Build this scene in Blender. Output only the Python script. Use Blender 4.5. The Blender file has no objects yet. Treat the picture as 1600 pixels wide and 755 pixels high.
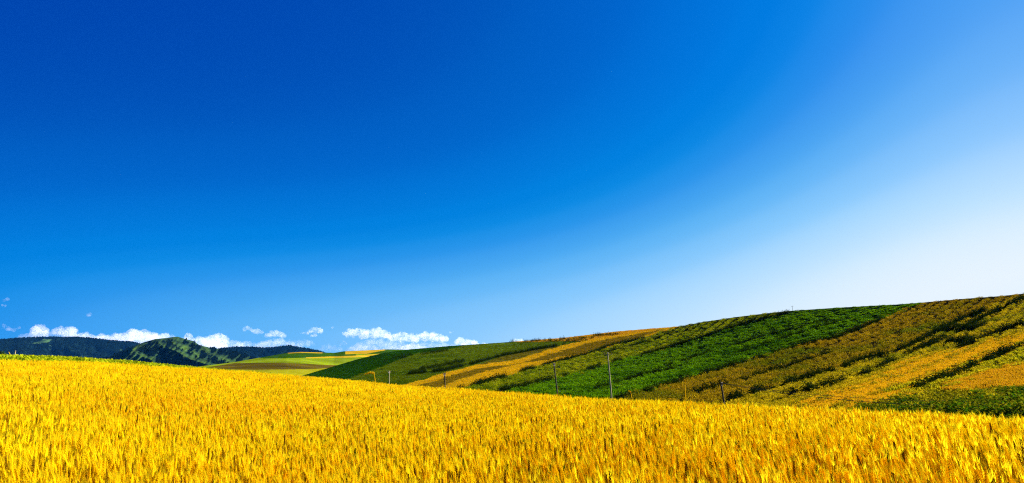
import bpy, bmesh, math, random
import numpy as np
from mathutils import Vector, Matrix

# ------------------------------------------------------------------ camera, sky, sun, exposure
S = bpy.context.scene
COL = S.collection
R = math.radians
CZ = 1.70                      # eye height above the field at the camera (m)
PITCH = R(10.5)
FPX = 24 / 36 * 1600           # focal length in photo pixels

cam = bpy.data.cameras.new('camera')
cam.lens = 24; cam.sensor_width = 36; cam.clip_start = 0.1; cam.clip_end = 60000
camo = bpy.data.objects.new('camera', cam); COL.objects.link(camo)
camo.location = (0, 0, CZ); camo.rotation_euler = (R(90) + PITCH, 0, 0)
S.camera = camo

SUN_AZ, SUN_EL = R(68), R(28)
SUND = Vector((math.sin(SUN_AZ) * math.cos(SUN_EL), math.cos(SUN_AZ) * math.cos(SUN_EL), math.sin(SUN_EL)))
w = bpy.data.worlds.new('World'); S.world = w; w.use_nodes = True
nt = w.node_tree; N = nt.nodes; L = nt.links
bg = N['Background']
sky = N.new('ShaderNodeTexSky'); sky.sky_type = 'NISHITA'; sky.sun_disc = False
sky.sun_elevation = SUN_EL; sky.sun_rotation = SUN_AZ
sky.air_density = 1; sky.dust_density = 1; sky.ozone_density = 1
def wmath(op, a, b=None):
    n = N.new('ShaderNodeMath'); n.operation = op
    for i, v in enumerate((a, b)):
        if v is None: continue
        if isinstance(v, (int, float)): n.inputs[i].default_value = v
        else: L.new(v, n.inputs[i])
    return n.outputs[0]
sep = N.new('ShaderNodeSeparateColor'); L.new(sky.outputs[0], sep.inputs[0])
tc = N.new('ShaderNodeTexCoord')
dt = N.new('ShaderNodeVectorMath'); dt.operation = 'DOT_PRODUCT'; dt.inputs[1].default_value = SUND
L.new(tc.outputs['Generated'], dt.inputs[0])
# polarised clear sky: how pale each direction is (sky brightness, its whiteness, nearness to the sun)
sz = N.new('ShaderNodeSeparateXYZ'); L.new(tc.outputs['Generated'], sz.inputs[0])
up = wmath('MAXIMUM', sz.outputs[2], 0.0); dot = dt.outputs['Value']
v = wmath('ADD', wmath('MULTIPLY', sep.outputs[1], -.0408), wmath('MULTIPLY', sep.outputs[2], -.0313))
v = wmath('ADD', v, wmath('ADD', wmath('MULTIPLY', dot, .361), wmath('MULTIPLY', wmath('MULTIPLY', dot, wmath('MULTIPLY', dot, dot)), .777)))
v = wmath('ADD', v, wmath('ADD', wmath('MULTIPLY', wmath('POWER', math.exp(-5), up), 2.381), wmath('MULTIPLY', wmath('POWER', math.exp(-12), up), -1.495)))
v = wmath('DIVIDE', wmath('SUBTRACT', v, .1057), .8872)
ramp = N.new('ShaderNodeValToRGB'); L.new(v, ramp.inputs[0])
ramp.color_ramp.interpolation = 'CARDINAL'
SK = [(0, (0, 69, 174)), (.2, (0, 88, 189)), (.35, (0, 106, 205)), (.47, (0, 124, 219)), (.52, (4, 131, 223)), (.57, (24, 142, 229)), (.63, (54, 155, 236)),
      (.70, (86, 175, 243)), (.76, (118, 192, 249)), (.83, (156, 211, 254)), (.92, (203, 233, 255)), (1.0, (236, 247, 255))]
SK = [(p, tuple(((c / 255 + .055) / 1.055) ** 2.4 if c > 10 else c / 255 / 12.92 for c in q)) for p, q in SK]
el = ramp.color_ramp.elements
while len(el) < len(SK): el.new(0.5)
for e, (p, c) in zip(el, SK): e.position = p; e.color = (*c, 1)
hi = wmath('MULTIPLY', wmath('MINIMUM', wmath('MAXIMUM', wmath('MULTIPLY', wmath('SUBTRACT', up, .20), 5), 0), 1), wmath('MINIMUM', wmath('MAXIMUM', wmath('MULTIPLY', wmath('SUBTRACT', dot, .5), 3.5), 0), 1))
pw = N.new('ShaderNodeMix'); pw.data_type = 'RGBA'; pw.blend_type = 'MULTIPLY'; pw.inputs[7].default_value = (1.08, .89, 1.02, 1)
L.new(hi, pw.inputs[0]); L.new(ramp.outputs[0], pw.inputs[6])
sc_ = N.new('ShaderNodeVectorMath'); sc_.operation = 'SCALE'; sc_.inputs['Scale'].default_value = 3.3    # x 0.10 below, less the exposure
L.new(pw.outputs[2], sc_.inputs[0]); L.new(sc_.outputs[0], bg.inputs[0])
bg.inputs[1].default_value = 0.10

sl = bpy.data.lights.new('sun', 'SUN'); sl.energy = 5.0; sl.angle = R(0.5); sl.color = (1.0, .93, .80)
so = bpy.data.objects.new('sun', sl); COL.objects.link(so)
so.rotation_euler = SUND.to_track_quat('Z', 'Y').to_euler(); so.location = (60, 20, 60)

vs = S.view_settings; vs.view_transform = 'Standard'; vs.look = 'None'; vs.exposure = 1.6; vs.gamma = 1; vs.use_curve_mapping = False
S.render.engine = 'CYCLES'
cy = S.cycles
cy.max_bounces = 8; cy.diffuse_bounces = 4; cy.transmission_bounces = 5; cy.glossy_bounces = 2; cy.volume_bounces = 5
cy.volume_step_rate = .25; cy.volume_max_steps = 256
cy.transparent_max_bounces = 8; cy.use_denoising = False; cy.filter_width = 1.15; cy.denoiser = 'OPENIMAGEDENOISE'; cy.denoising_input_passes = 'RGB_ALBEDO_NORMAL'; cy.denoising_prefilter = 'ACCURATE'; cy.caustics_reflective = False; cy.caustics_refractive = False

# ------------------------------------------------------------------ helpers
rng = np.random.default_rng(11); random.seed(11)
CP, SP = math.cos(PITCH), math.sin(PITCH)
def ray(px, py):
    """photo pixel -> azimuth (rad, to the right of +Y) and tangent of elevation"""
    px = np.asarray(px, float); py = np.asarray(py, float)
    x = (px - 800) / FPX; v_ = (377.5 - py) / FPX
    y = CP - v_ * SP; z = SP + v_ * CP
    return np.arctan2(x, y), z / np.hypot(x, y)
def unray(th, te):
    x = np.sin(th); y = np.cos(th); z = te
    yc = y * CP + z * SP; zc = -y * SP + z * CP
    yc = np.maximum(yc, 1e-3)
    return 800 + FPX * x / yc, 377.5 - FPX * zc / yc
def curve(pts):
    """pixel polyline -> function of azimuth giving tan(elevation)"""
    p = np.array(pts, float); th, te = ray(p[:, 0], p[:, 1])
    return lambda t: np.interp(t, th, te)
def inside(px, py, poly):
    c = np.zeros(np.shape(px), bool); n = len(poly)
    for i in range(n):
        x0, y0 = poly[i]; x1, y1 = poly[(i + 1) % n]
        if y0 == y1: continue
        k = ((y0 > py) != (y1 > py)) & (px < (x1 - x0) * (py - y0) / (y1 - y0) + x0)
        c ^= k
    return c
def linedist(px, py, pl):
    d = np.full(np.shape(px), 1e9); s = np.zeros(np.shape(px))
    n = len(pl) - 1
    for i in range(n):
        ax, ay = pl[i]; bx, by = pl[i + 1]
        t = np.clip(((px - ax) * (bx - ax) + (py - ay) * (by - ay)) / ((bx - ax) ** 2 + (by - ay) ** 2), 0, 1)
        q = np.hypot(px - ax - t * (bx - ax), py - ay - t * (by - ay))
        m = q < d; d = np.where(m, q, d); s = np.where(m, (i + t) / n, s)
    return d, s
_ph = rng.uniform(0, 6.28, (64, 2)); _dr = rng.uniform(0, 6.28, 64)
def wob(x, y, f, n=6, seed=0):
    """smooth numpy noise of about unit range from rotated sines"""
    o = 0
    for i in range(n):
        j = (i + seed * 7) % 64; a = _dr[j]; k = f * (1 + .55 * i)
        o = o + np.sin((x * math.cos(a) + y * math.sin(a)) * k + _ph[j, 0] + 1.3 * np.sin((x * math.sin(a) - y * math.cos(a)) * k * .7 + _ph[j, 1])) / (1 + .4 * i)
    return o / 2.4

def setp(o, label=None, cat=None, group=None, kind=None):
    if label: o['label'] = label
    if cat: o['category'] = cat
    if group: o['group'] = group
    if kind: o['kind'] = kind
    return o
def link(name, me, mat=None, parent=None):
    o = bpy.data.objects.new(name, me); COL.objects.link(o)
    if mat: me.materials.append(mat)
    if parent: o.parent = parent
    return o
def empty(name, loc):
    o = bpy.data.objects.new(name, None); COL.objects.link(o); o.location = loc; o.empty_display_size = .3
    return o
def mesh(name, V, F, cols=None, smooth=False):
    me = bpy.data.meshes.new(name)
    V = np.asarray(V, np.float32)
    if isinstance(F, np.ndarray):
        me.vertices.add(len(V)); me.vertices.foreach_set('co', V.ravel())
        n, k = F.shape
        me.loops.add(n * k); me.loops.foreach_set('vertex_index', F.astype(np.int32).ravel())
        me.polygons.add(n); me.polygons.foreach_set('loop_start', np.arange(0, n * k, k, dtype=np.int32))
        me.update(calc_edges=True)
    else:
        me.from_pydata(V.tolist(), [], F); me.update()
    if smooth: me.polygons.foreach_set('use_smooth', np.ones(len(me.polygons), bool))
    if cols is not None:
        a = me.color_attributes.new('tint', 'FLOAT_COLOR', 'POINT')
        c = np.ones((len(V), 4), np.float32); c[:, :3] = cols; a.data.foreach_set('color', c.ravel())
    return me
def gridfaces(nr, nc, wrap=False):
    i = np.arange(nr - 1)[:, None]; j = np.arange(nc if wrap else nc - 1)[None, :]
    j2 = (j + 1) % nc
    return np.stack([i * nc + j + 0 * i, i * nc + j2, (i + 1) * nc + j2, (i + 1) * nc + j], -1).reshape(-1, 4)

# ------------------------------------------------------------------ materials
def newmat(name):
    m = bpy.data.materials.new(name); m.use_nodes = True
    return m, m.node_tree.nodes, m.node_tree.links, m.node_tree.nodes['Principled BSDF']
def mixc(n, l, f, a, b):
    x = n.new('ShaderNodeMix'); x.data_type = 'RGBA'
    for s_, v_ in ((x.inputs[0], f), (x.inputs[6], a), (x.inputs[7], b)):
        if isinstance(v_, (int, float)): s_.default_value = v_
        elif isinstance(v_, tuple): s_.default_value = (*v_, 1)
        else: l.new(v_, s_)
    return x.outputs[2]
def terrain_mat(name, scale=1.0, stretch=(1, 1, 1), contrast=.5, bump=.6, bdist=.3):
    """vertex tint of what grows there, broken up by two noises"""
    m, n, l, p = newmat(name)
    at_ = n.new('ShaderNodeAttribute'); at_.attribute_name = 'tint'
    t = n.new('ShaderNodeTexCoord'); mp = n.new('ShaderNodeMapping'); mp.inputs['Scale'].default_value = stretch
    l.new(t.outputs['Object'], mp.inputs[0])
    a = n.new('ShaderNodeTexNoise'); a.inputs['Scale'].default_value = scale; a.inputs['Detail'].default_value = 6
    b = n.new('ShaderNodeTexNoise'); b.inputs['Scale'].default_value = scale * .13; b.inputs['Detail'].default_value = 4
    l.new(mp.outputs[0], a.inputs[0]); l.new(mp.outputs[0], b.inputs[0])
    h = n.new('ShaderNodeHueSaturation'); l.new(at_.outputs['Color'], h.inputs['Color'])
    r1 = n.new('ShaderNodeMapRange'); r1.inputs[1].default_value = .3; r1.inputs[2].default_value = .7
    r1.inputs[3].default_value = 1 - contrast; r1.inputs[4].default_value = 1 + contrast; l.new(a.outputs[0], r1.inputs[0])
    r2 = n.new('ShaderNodeMapRange'); r2.inputs[1].default_value = .3; r2.inputs[2].default_value = .7
    r2.inputs[3].default_value = .7; r2.inputs[4].default_value = 1.25; l.new(b.outputs[0], r2.inputs[0])
    mu = n.new('ShaderNodeMath'); mu.operation = 'MULTIPLY'; l.new(r1.outputs[0], mu.inputs[0]); l.new(r2.outputs[0], mu.inputs[1])
    l.new(mu.outputs[0], h.inputs['Value']); l.new(h.outputs[0], p.inputs['Base Color'])
    p.inputs['Roughness'].default_value = 1; p.inputs['Specular IOR Level'].default_value = 0
    bp = n.new('ShaderNodeBump'); bp.inputs['Strength'].default_value = bump; bp.inputs['Distance'].default_value = bdist
    l.new(a.outputs[0], bp.inputs['Height']); l.new(bp.outputs[0], p.inputs['Normal'])
    return m
def leaf_mat(name, cols, trans=.4, patch=None, pscale=.05, tcol=None):
    """thin plant matter: diffuse + translucent, colour differing from plant to plant and in drifts over the field"""
    m, n, l, p = newmat(name); n.remove(p)
    out = n['Material Output']
    oi = n.new('ShaderNodeObjectInfo')
    cr = n.new('ShaderNodeValToRGB'); l.new(oi.outputs['Random'], cr.inputs[0])
    e = cr.color_ramp.elements
    while len(e) < len(cols): e.new(.5)
    for i, (q, c) in enumerate(zip(e, cols)): q.position = i / max(1, len(cols) - 1); q.color = (*c, 1)
    c = cr.outputs[0]
    if patch:
        g = n.new('ShaderNodeNewGeometry')
        a = n.new('ShaderNodeTexNoise'); a.inputs['Scale'].default_value = pscale; a.inputs['Detail'].default_value = 4
        l.new(g.outputs['Position'], a.inputs[0])
        rr = n.new('ShaderNodeMapRange'); rr.inputs[1].default_value = .48; rr.inputs[2].default_value = .68; l.new(a.outputs[0], rr.inputs[0])
        c = mixc(n, l, rr.outputs[0], c, patch)
    d = n.new('ShaderNodeBsdfDiffuse'); d.inputs['Roughness'].default_value = .6; l.new(c, d.inputs[0])
    t = n.new('ShaderNodeBsdfTranslucent'); l.new(c, t.inputs[0])
    x = n.new('ShaderNodeMixShader'); x.inputs[0].default_value = trans
    l.new(d.outputs[0], x.inputs[1]); l.new(t.outputs[0], x.inputs[2]); l.new(x.outputs[0], out.inputs[0])
    return m
def plain_mat(name, c1, c2, scale=8, rough=.8, stretch=(1, 1, 1)):
    m, n, l, p = newmat(name)
    t = n.new('ShaderNodeTexCoord'); mp = n.new('ShaderNodeMapping'); mp.inputs['Scale'].default_value = stretch
    l.new(t.outputs['Object'], mp.inputs[0])
    a = n.new('ShaderNodeTexNoise'); a.inputs['Scale'].default_value = scale; a.inputs['Detail'].default_value = 5; l.new(mp.outputs[0], a.inputs[0])
    l.new(mixc(n, l, a.outputs[0], c1, c2), p.inputs['Base Color']); p.inputs['Roughness'].default_value = rough
    p.inputs['Specular IOR Level'].default_value = .2
    return m

# ------------------------------------------------------------------ the wheat field's ground, valley and plain (one sheet)
CREST = [(-400, 553), (0, 554), (100, 557), (200, 563.5), (300, 573), (400, 582), (500, 592), (600, 603), (700, 611), (800, 618.5), (900, 624.5),
         (1000, 630), (1100, 636.5), (1200, 642), (1300, 647), (1400, 652), (1500, 656.5), (1600, 660.5), (2000, 676)]
f_crest = curve(CREST)
def th_of(px): return ray(np.asarray(px, float), np.full(np.shape(px), 575.))[0]
_px = [-400, 0, 200, 300, 400, 500, 600, 800, 1000, 1200, 1400, 1600, 2000]
_rc = [85, 80, 75, 68, 60, 49, 38, 23, 16.5, 13.5, 11.5, 10.2, 9.5]
_rw = [35, 35, 37, 40, 42, 43, 46, 31, 23, 19, 17, 15.5, 14]
f_rc = lambda t: np.interp(t, th_of(_px), _rc)
f_rw = lambda t: np.interp(t, th_of(_px), _rw)
HE = 0.82; WH = CZ - HE        # ears are HE below the eye, so the wheat stands WH tall here
VALLEY = -9.0
def field_top(th, r):
    """height of the crop's top relative to the eye"""
    k_ = np.clip((np.abs(th) - R(48)) / R(40), 0, 1); k_ = k_ * k_ * (3 - 2 * k_)
    rc = f_rc(th) * (1 - k_) + 40 * k_; te = f_crest(th) * (1 - k_) - .01 * k_
    k = HE / rc ** 2; s = te + 2 * HE / rc
    return -HE + s * r - k * r * r
def ground_z(th, r):
    a = field_top(th, r) - WH
    lo = VALLEY - 1.5
    z = np.maximum(a, lo)
    b = np.clip((a - lo) / 4, 0, 1)
    z = np.where(a > lo + 4, a, lo + np.where(a > lo, 4 * b * b * (2 - b) * .5 + 2 * b * b * b * 0 + (a - lo) * .5 * 1, 0))
    return z + CZ
th = np.concatenate([np.linspace(-R(46), R(46), 230), np.linspace(R(46), 2 * math.pi - R(46), 60)[1:-1]])
rr = np.concatenate([[.02], np.geomspace(.8, 9000, 155)])
TH, RR = np.meshgrid(th, rr)
TW = np.where(TH > math.pi, TH - 2 * math.pi, TH)
Z = ground_z(TW, RR)
V = np.stack([RR * np.sin(TW), RR * np.cos(TW), Z], -1).reshape(-1, 3)
rw = f_rw(TW)
soil = np.array([.10, .055, .014]); turf = np.array([.10, .12, .012]); far = np.array([.04, .06, .015])
c = np.where((RR < rw)[..., None], soil, np.where((RR < 400)[..., None], turf, far)).reshape(-1, 3)
M_ground = terrain_mat('field_soil', 2.5, contrast=.5)
g = link('ground', mesh('ground', V, gridfaces(len(rr), len(th), True)[:, ::-1], c, True), M_ground); setp(g, kind='structure')

# ------------------------------------------------------------------ hills as terrain shells: azimuth x height, each with its own distance
class Hill:
    def __init__(s, sky_pts, r0_pts, r1_pts, base=None, p=1.4, relief=None):
        s.fs = curve(sky_pts); s.fb = base
        a = np.array(r0_pts, float); s.f0 = lambda t: np.interp(t, th_of(a[:, 0]), a[:, 1])
        b = np.array(r1_pts, float); s.f1 = lambda t: np.interp(t, th_of(b[:, 0]), b[:, 1])
        s.p = p; s.relief = relief
    def r(s, th, te):
        b = s.fb(th); k = s.fs(th)
        t = (te - b) / np.maximum(k - b, 1e-4)
        r0 = s.f0(th); r1 = s.f1(th)
        r = np.where(t > 0, r0 + (r1 - r0) * np.clip(t, 0, 1) ** s.p, r0 * (1 + .5 * np.clip(t, -1.2, 0)))
        if s.relief is not None:
            px, py = unray(th, te); r = r + s.relief(px, py, np.clip(t, 0, 1))
        return r
    def at(s, px, py):
        th, te = ray(px, py); te = np.minimum(te, s.fs(th) - 1e-5)
        r = s.r(th, te)
        return np.stack([r * np.sin(th), r * np.cos(th), r * te + CZ], -1)
    def build(s, name, px0, px1, nc, nr, tint, mat, tmin=-.8, back=8):
        t0, t1 = th_of([px0, px1]); th = np.linspace(t0, t1, nc)
        b = s.fb(th); k = s.fs(th)
        tt = np.concatenate([np.linspace(tmin, 0, 14)[:-1], np.linspace(0, 1, nr)])
        TE = b + (k - b) * tt[:, None]; TH = np.broadcast_to(th, TE.shape)
        rr = s.r(TH, TE)
        px, py = unray(TH, TE)
        V = [np.stack([rr * np.sin(TH), rr * np.cos(TH), rr * TE + CZ], -1)]
        C = [tint(px, py)]
        sk = V[0][0].copy(); sk[:, 2] -= 12          # skirt into the valley
        V.insert(0, sk[None]); C.insert(0, C[0][:1])
        rl = rr[-1]; zl = rl * k
        for j in range(1, back + 1):                 # the hidden far side
            u = j / back; r2 = rl * (1 + .5 * u)
            z2 = zl + rl * .5 * u * k * .3 - rl * .12 * u ** 1.5
            V.append(np.stack([r2 * np.sin(th), r2 * np.cos(th), z2 + CZ], -1)[None]); C.append(C[-1][-1:])
        V = np.concatenate(V); C = np.concatenate(C)
        me = mesh(name, V.reshape(-1, 3), gridfaces(V.shape[0], nc)[:, ::-1], C.reshape(-1, 3), True)
        o = link(name, me, mat); setp(o, kind='structure')
        return o

# --- near hill with the striped fields
SKY_A = [(440, 600), (470, 588), (520, 573), (560, 561), (600, 551.5), (640, 546), (700, 541), (760, 537), (790, 535), (840, 531), (880, 528), (930, 522),
         (960, 518.5), (1000, 515), (1060, 510.5), (1100, 503), (1150, 495.5), (1200, 489.5), (1240, 485.5), (1300, 481.5), (1360, 478), (1400, 476),
         (1440, 473), (1500, 467.5), (1560, 463), (1600, 459), (1700, 452), (1900, 450), (2300, 470)]
f_base = lambda t: np.minimum(f_crest(t), curve(SKY_A)(t) - .002)
def rel_a(px, py, t):
    return (wob(px, py, .012, 4, 1) * 5 + wob(px, py * 2.2, .05, 4, 2) * 1.2) * np.minimum(1, t * 4) * (1.05 - t)
hillA = Hill(SKY_A, [(440, 230), (640, 150), (800, 112), (950, 92), (1100, 78), (1300, 62), (1600, 48), (2300, 45)],
             [(440, 300), (640, 330), (800, 335), (1000, 300), (1100, 262), (1240, 232), (1440, 205), (1600, 182), (2300, 160)], f_base, 1.4, rel_a)

F = {}   # field outlines on the near hill (photo pixels, carried onto the terrain by hillA.at)
F['dark_top'] = [(440, 600), (470, 588), (520, 572), (560, 560), (600, 550), (640, 544), (700, 539), (770, 534), (732, 539), (700, 546), (653, 552), (631, 559), (591, 575), (560, 586), (530, 598), (500, 604)]
F['olive'] = [(500, 606), (530, 598), (560, 586), (591, 575), (631, 559), (653, 552), (700, 546), (732, 539), (770, 535.5), (785, 535), (918, 533), (931, 531), (881, 540), (838, 546), (785, 556.5), (743, 569), (706, 581), (634, 604), (628, 612), (560, 612)]
F['olive_wedge'] = [(743, 571), (785, 557), (838, 547), (881, 539), (931, 531), (881, 541), (838, 554), (801, 566), (743, 572.7), (706, 582)]
F['gold_far'] = [(770, 536), (783, 530), (840, 525), (880, 524), (930, 518), (960, 514), (1000, 510), (1075, 505), (1054, 512), (1000, 521), (931, 531), (918, 533), (785, 535)]
F['gold_a'] = [(634, 604), (706, 582), (743, 572.7), (801, 566), (838, 554), (881, 541), (931, 531), (1000, 519), (1054, 511), (1000, 522), (931, 534.5), (865, 552), (812, 569.5), (743, 578), (706, 587), (653, 606), (640, 614), (610, 614)]
F['brown_strip'] = [(653, 606), (706, 587), (743, 578), (812, 569.5), (865, 552), (931, 534.5), (1000, 522), (1054, 511.5), (1000, 529), (931, 549), (865, 562), (796, 573), (732, 591), (679, 611), (670, 616), (640, 616)]
F['gold_c'] = [(679, 611), (732, 591), (796, 573), (865, 562), (931, 549), (1000, 529), (1054, 510), (1080, 503), (1054, 513), (1006, 528), (953, 541), (918, 554), (865, 567), (812, 581.5), (759, 597.5), (714, 612), (700, 620), (660, 620)]
F['lime_strip'] = [(714, 612), (759, 597.5), (812, 581.5), (865, 567), (918, 554), (953, 541), (1006, 528), (1054, 513), (1080, 503), (1150, 490), (1240, 482), (1234, 488.5), (1181, 501), (1128, 517), (1075, 534), (1022, 550), (953, 567), (900, 584), (838, 599), (780, 614), (770, 626), (690, 622)]
F['green_strip'] = [(780, 614), (838, 599), (900, 584), (953, 567), (1022, 550), (1075, 534), (1128, 517), (1181, 501), (1234, 488.5), (1240, 480), (1450, 468), (1441, 475), (1413, 484), (1383, 498), (1352, 510), (1307, 528), (1258, 538), (1218, 550), (1165, 566), (1120, 580.5), (1059, 599), (1006, 613.6), (964, 626), (940, 638), (770, 630)]
F['brown_crop'] = [(964, 626), (1006, 613.6), (1059, 599), (1120, 580.5), (1165, 566), (1218, 550), (1258, 538), (1307, 528), (1352, 510), (1383, 498), (1413, 484), (1441, 475), (1450, 466), (1600, 450), (1600, 459), (1560, 474), (1505, 499), (1459, 522), (1413, 545), (1331, 569.6), (1300, 582), (1244, 598), (1191, 613.6), (1138, 629.5), (1112, 637), (1100, 648), (940, 640)]
F['straw_crop'] = [(1112, 637), (1138, 629.5), (1191, 613.6), (1244, 598), (1300, 582), (1331, 569.6), (1413, 545), (1459, 522), (1505, 499), (1560, 474), (1600, 459), (1700, 450), (1700, 505), (1600, 524), (1529, 542), (1474, 555), (1413, 569), (1352, 606), (1282, 617), (1225, 640), (1200, 655), (1080, 650)]
F['stubble'] = [(1215, 641), (1282, 613), (1350, 596), (1413, 564), (1474, 550), (1529, 538), (1600, 521), (1700, 502), (1700, 526), (1600, 546), (1560, 560), (1505, 586), (1425, 614), (1378, 630), (1322, 652), (1300, 660), (1200, 655)]
F['lime_rows'] = [(1413, 606), (1505, 577), (1560, 552), (1600, 539), (1700, 520), (1700, 550), (1600, 569), (1530, 589), (1470, 609), (1440, 614), (1395, 618)]
F['gold_rows'] = [(1440, 614), (1470, 609), (1530, 589), (1600, 569), (1700, 550), (1700, 590), (1600, 602), (1520, 607)]
F['leafy_crop'] = [(1300, 660), (1322, 650), (1374, 631), (1400, 626), (1440, 622), (1520, 614), (1600, 608), (1700, 596), (1700, 690), (1600, 680), (1400, 668)]
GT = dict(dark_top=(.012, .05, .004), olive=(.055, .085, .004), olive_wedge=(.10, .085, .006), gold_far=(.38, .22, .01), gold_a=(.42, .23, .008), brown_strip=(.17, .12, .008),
          gold_c=(.45, .26, .008), lime_strip=(.018, .025, .003), green_strip=(.004, .014, .002), brown_crop=(.010, .008, .003), straw_crop=(.05, .036, .004), stubble=(.42, .24, .008),  # near-black under the row crops: shade between plants put into the ground colour
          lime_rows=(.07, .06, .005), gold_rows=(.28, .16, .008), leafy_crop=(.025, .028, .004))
def tint_a(px, py):
    o = np.empty(px.shape + (3,)); o[:] = (.03, .06, .004)
    e = np.clip((px - 1050) / 200, .2, 1) * 6
    px, py = px + e * wob(px, py * 2, .09, 4, 40), py + e * .5 * wob(px, py * 2, .11, 4, 41)
    for k, poly in F.items():
        o[inside(px, py, poly)] = GT[k]
    return o
M_hill = terrain_mat('hill_ground', .8, contrast=.55, bump=.8, bdist=.4)
hillA.build('striped_hill', 440, 2250, 900, 220, tint_a, M_hill)

# --- middle hill beyond the wheat, left of the striped one
SKY_B = [(200, 590), (280, 577), (300, 574), (326, 571), (366, 566), (411, 558), (448, 551.5), (470, 550), (507, 551), (522, 551.5), (538, 549), (573, 547.5), (602, 546), (634, 546.5), (700, 549), (800, 560), (1000, 580)]
hillB = Hill(SKY_B, [(200, 420), (420, 330), (600, 380), (1000, 420)], [(200, 520), (420, 640), (600, 760), (1000, 700)], lambda t: np.minimum(f_crest(t), curve(SKY_B)(t) - .004) - .012, 1.3,
             lambda px, py, t: wob(px, py * 3, .02, 4, 3) * 6 * np.minimum(1, 3 * t) * (1.05 - t))
FB = [([(200, 600), (330, 560), (700, 540), (1000, 640), (200, 640)], (.15, .20, .006)),
      ([(300, 577), (324, 574), (366, 567.5), (440, 567), (528, 571), (540, 574), (480, 577), (400, 578), (330, 577)], (.075, .055, .006)),
      ([(330, 577), (400, 578), (480, 577), (540, 574), (600, 590), (400, 600), (280, 590)], (.22, .21, .006)),
      ([(405, 560), (411, 556), (448, 549), (507, 549), (540, 546), (560, 556), (478, 559), (440, 560)], (.022, .065, .004)),
      ([(448, 549), (470, 547.5), (507, 549), (503, 552.2), (470, 551.6), (450, 552.6)], (.34, .21, .01)),
      ([(540, 546), (700, 540), (700, 556), (591, 553), (540, 554)], (.03, .075, .004)),
      ([(540, 544), (573, 542), (604, 540), (602, 547.5), (590, 549.5), (573, 553), (540, 553.6)], (.40, .25, .01)),
      ([(478, 558.6), (560, 555.5), (591, 553), (640, 548), (660, 550), (600, 556.5), (540, 559), (478, 560)], (.40, .26, .01))]
def tint_b(px, py):
    o = np.empty(px.shape + (3,)); o[:] = (.15, .16, .008)
    for poly, c_ in FB: o[inside(px, py, poly)] = c_
    return o
M_hillB = terrain_mat('far_field_ground', .12, (.35, 1.6, 1), contrast=.35, bump=.5, bdist=1.5)
hillB.build('middle_hill', 200, 900, 500, 170, tint_b, M_hillB)

# --- mountains
f_low = lambda t: np.full(np.shape(t), -.006)
MR = [([(278, 526), (244, 530), (224, 536), (207, 546), (203, 553), (194, 562), (180, 576)], 1.0, 13), ([(244, 531), (254, 541), (276, 549), (296, 561), (312, 566), (345, 577)], .6, 10),
      ([(278, 527), (303, 533), (318, 541), (327, 552), (352, 562), (366, 571)], .9, 12), ([(207, 547), (219, 556), (236, 562), (244, 573)], .55, 8), ([(264, 529), (272, 538), (300, 547), (309, 557)], .35, 6)]
def rel_c(px, py, t):
    o = wob(px, py * 1.3, .10, 5, 4) * 80 - np.abs(wob(px + .8 * py, py * .5, .22, 5, 5)) * 110
    for pl, a, wd in MR:
        d, _ = linedist(px, py, pl); o = o - a * 450 * np.exp(-d / wd)
    return o * np.clip(t * 3, 0, 1) * np.clip(1.15 - t, 0, 1)
SKY_C = [(100, 590), (140, 572), (156, 563), (181, 554), (205, 542.5), (224.5, 535), (244, 529.5), (260, 528.3), (270, 526.8), (278, 526.2), (286, 528.8), (302, 533), (312, 539.5),
         (327, 543), (343, 546), (359, 549), (384, 555), (400, 560), (430, 572), (470, 590)]
hillC = Hill(SKY_C, [(100, 2500), (470, 2500)], [(100, 3000), (280, 3250), (470, 3000)], f_low, 1.1, rel_c)
forestc = np.array([.006, .018, .012]); lit_grassc = np.array([.055, .105, .010])
def tint_c(px, py):  # grass on the spurs, their sunlit look painted into its bright tint
    d1, s1 = linedist(px, py, MR[0][0])
    gr = np.zeros(px.shape)
    for pl, a, wd in MR:
        d, s = linedist(px + 1.5 * wob(px, py, .4, 3, 8), py, pl); gr = np.maximum(gr, (.58 + .4 * (pl is MR[0][0])) * np.exp(-(d / 4.6) ** 2))
    gr = np.maximum(gr, inside(px + 2 * wob(px, py, .3, 3, 12), py, [(192, 575), (202, 562), (212, 552), (220, 557), (232, 570), (228, 580)]) * .7)  # sunlit lower left spur, painted as bright grass
    gr = np.clip(.9 * gr * (.62 + .6 * wob(px + .8 * py, py * .6, .22, 5, 7)) + .30 * np.clip(wob(px + .8 * py, py * .5, .30, 5, 6), -.3, 1), 0, 1)
    return forestc + (lit_grassc - forestc) * gr[..., None]
M_mount = terrain_mat('mountain_ground', .02, contrast=.4, bump=1.0, bdist=14)
hillC.build('green_mountain', 100, 470, 420, 200, tint_c, M_mount, tmin=-.2)

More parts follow.
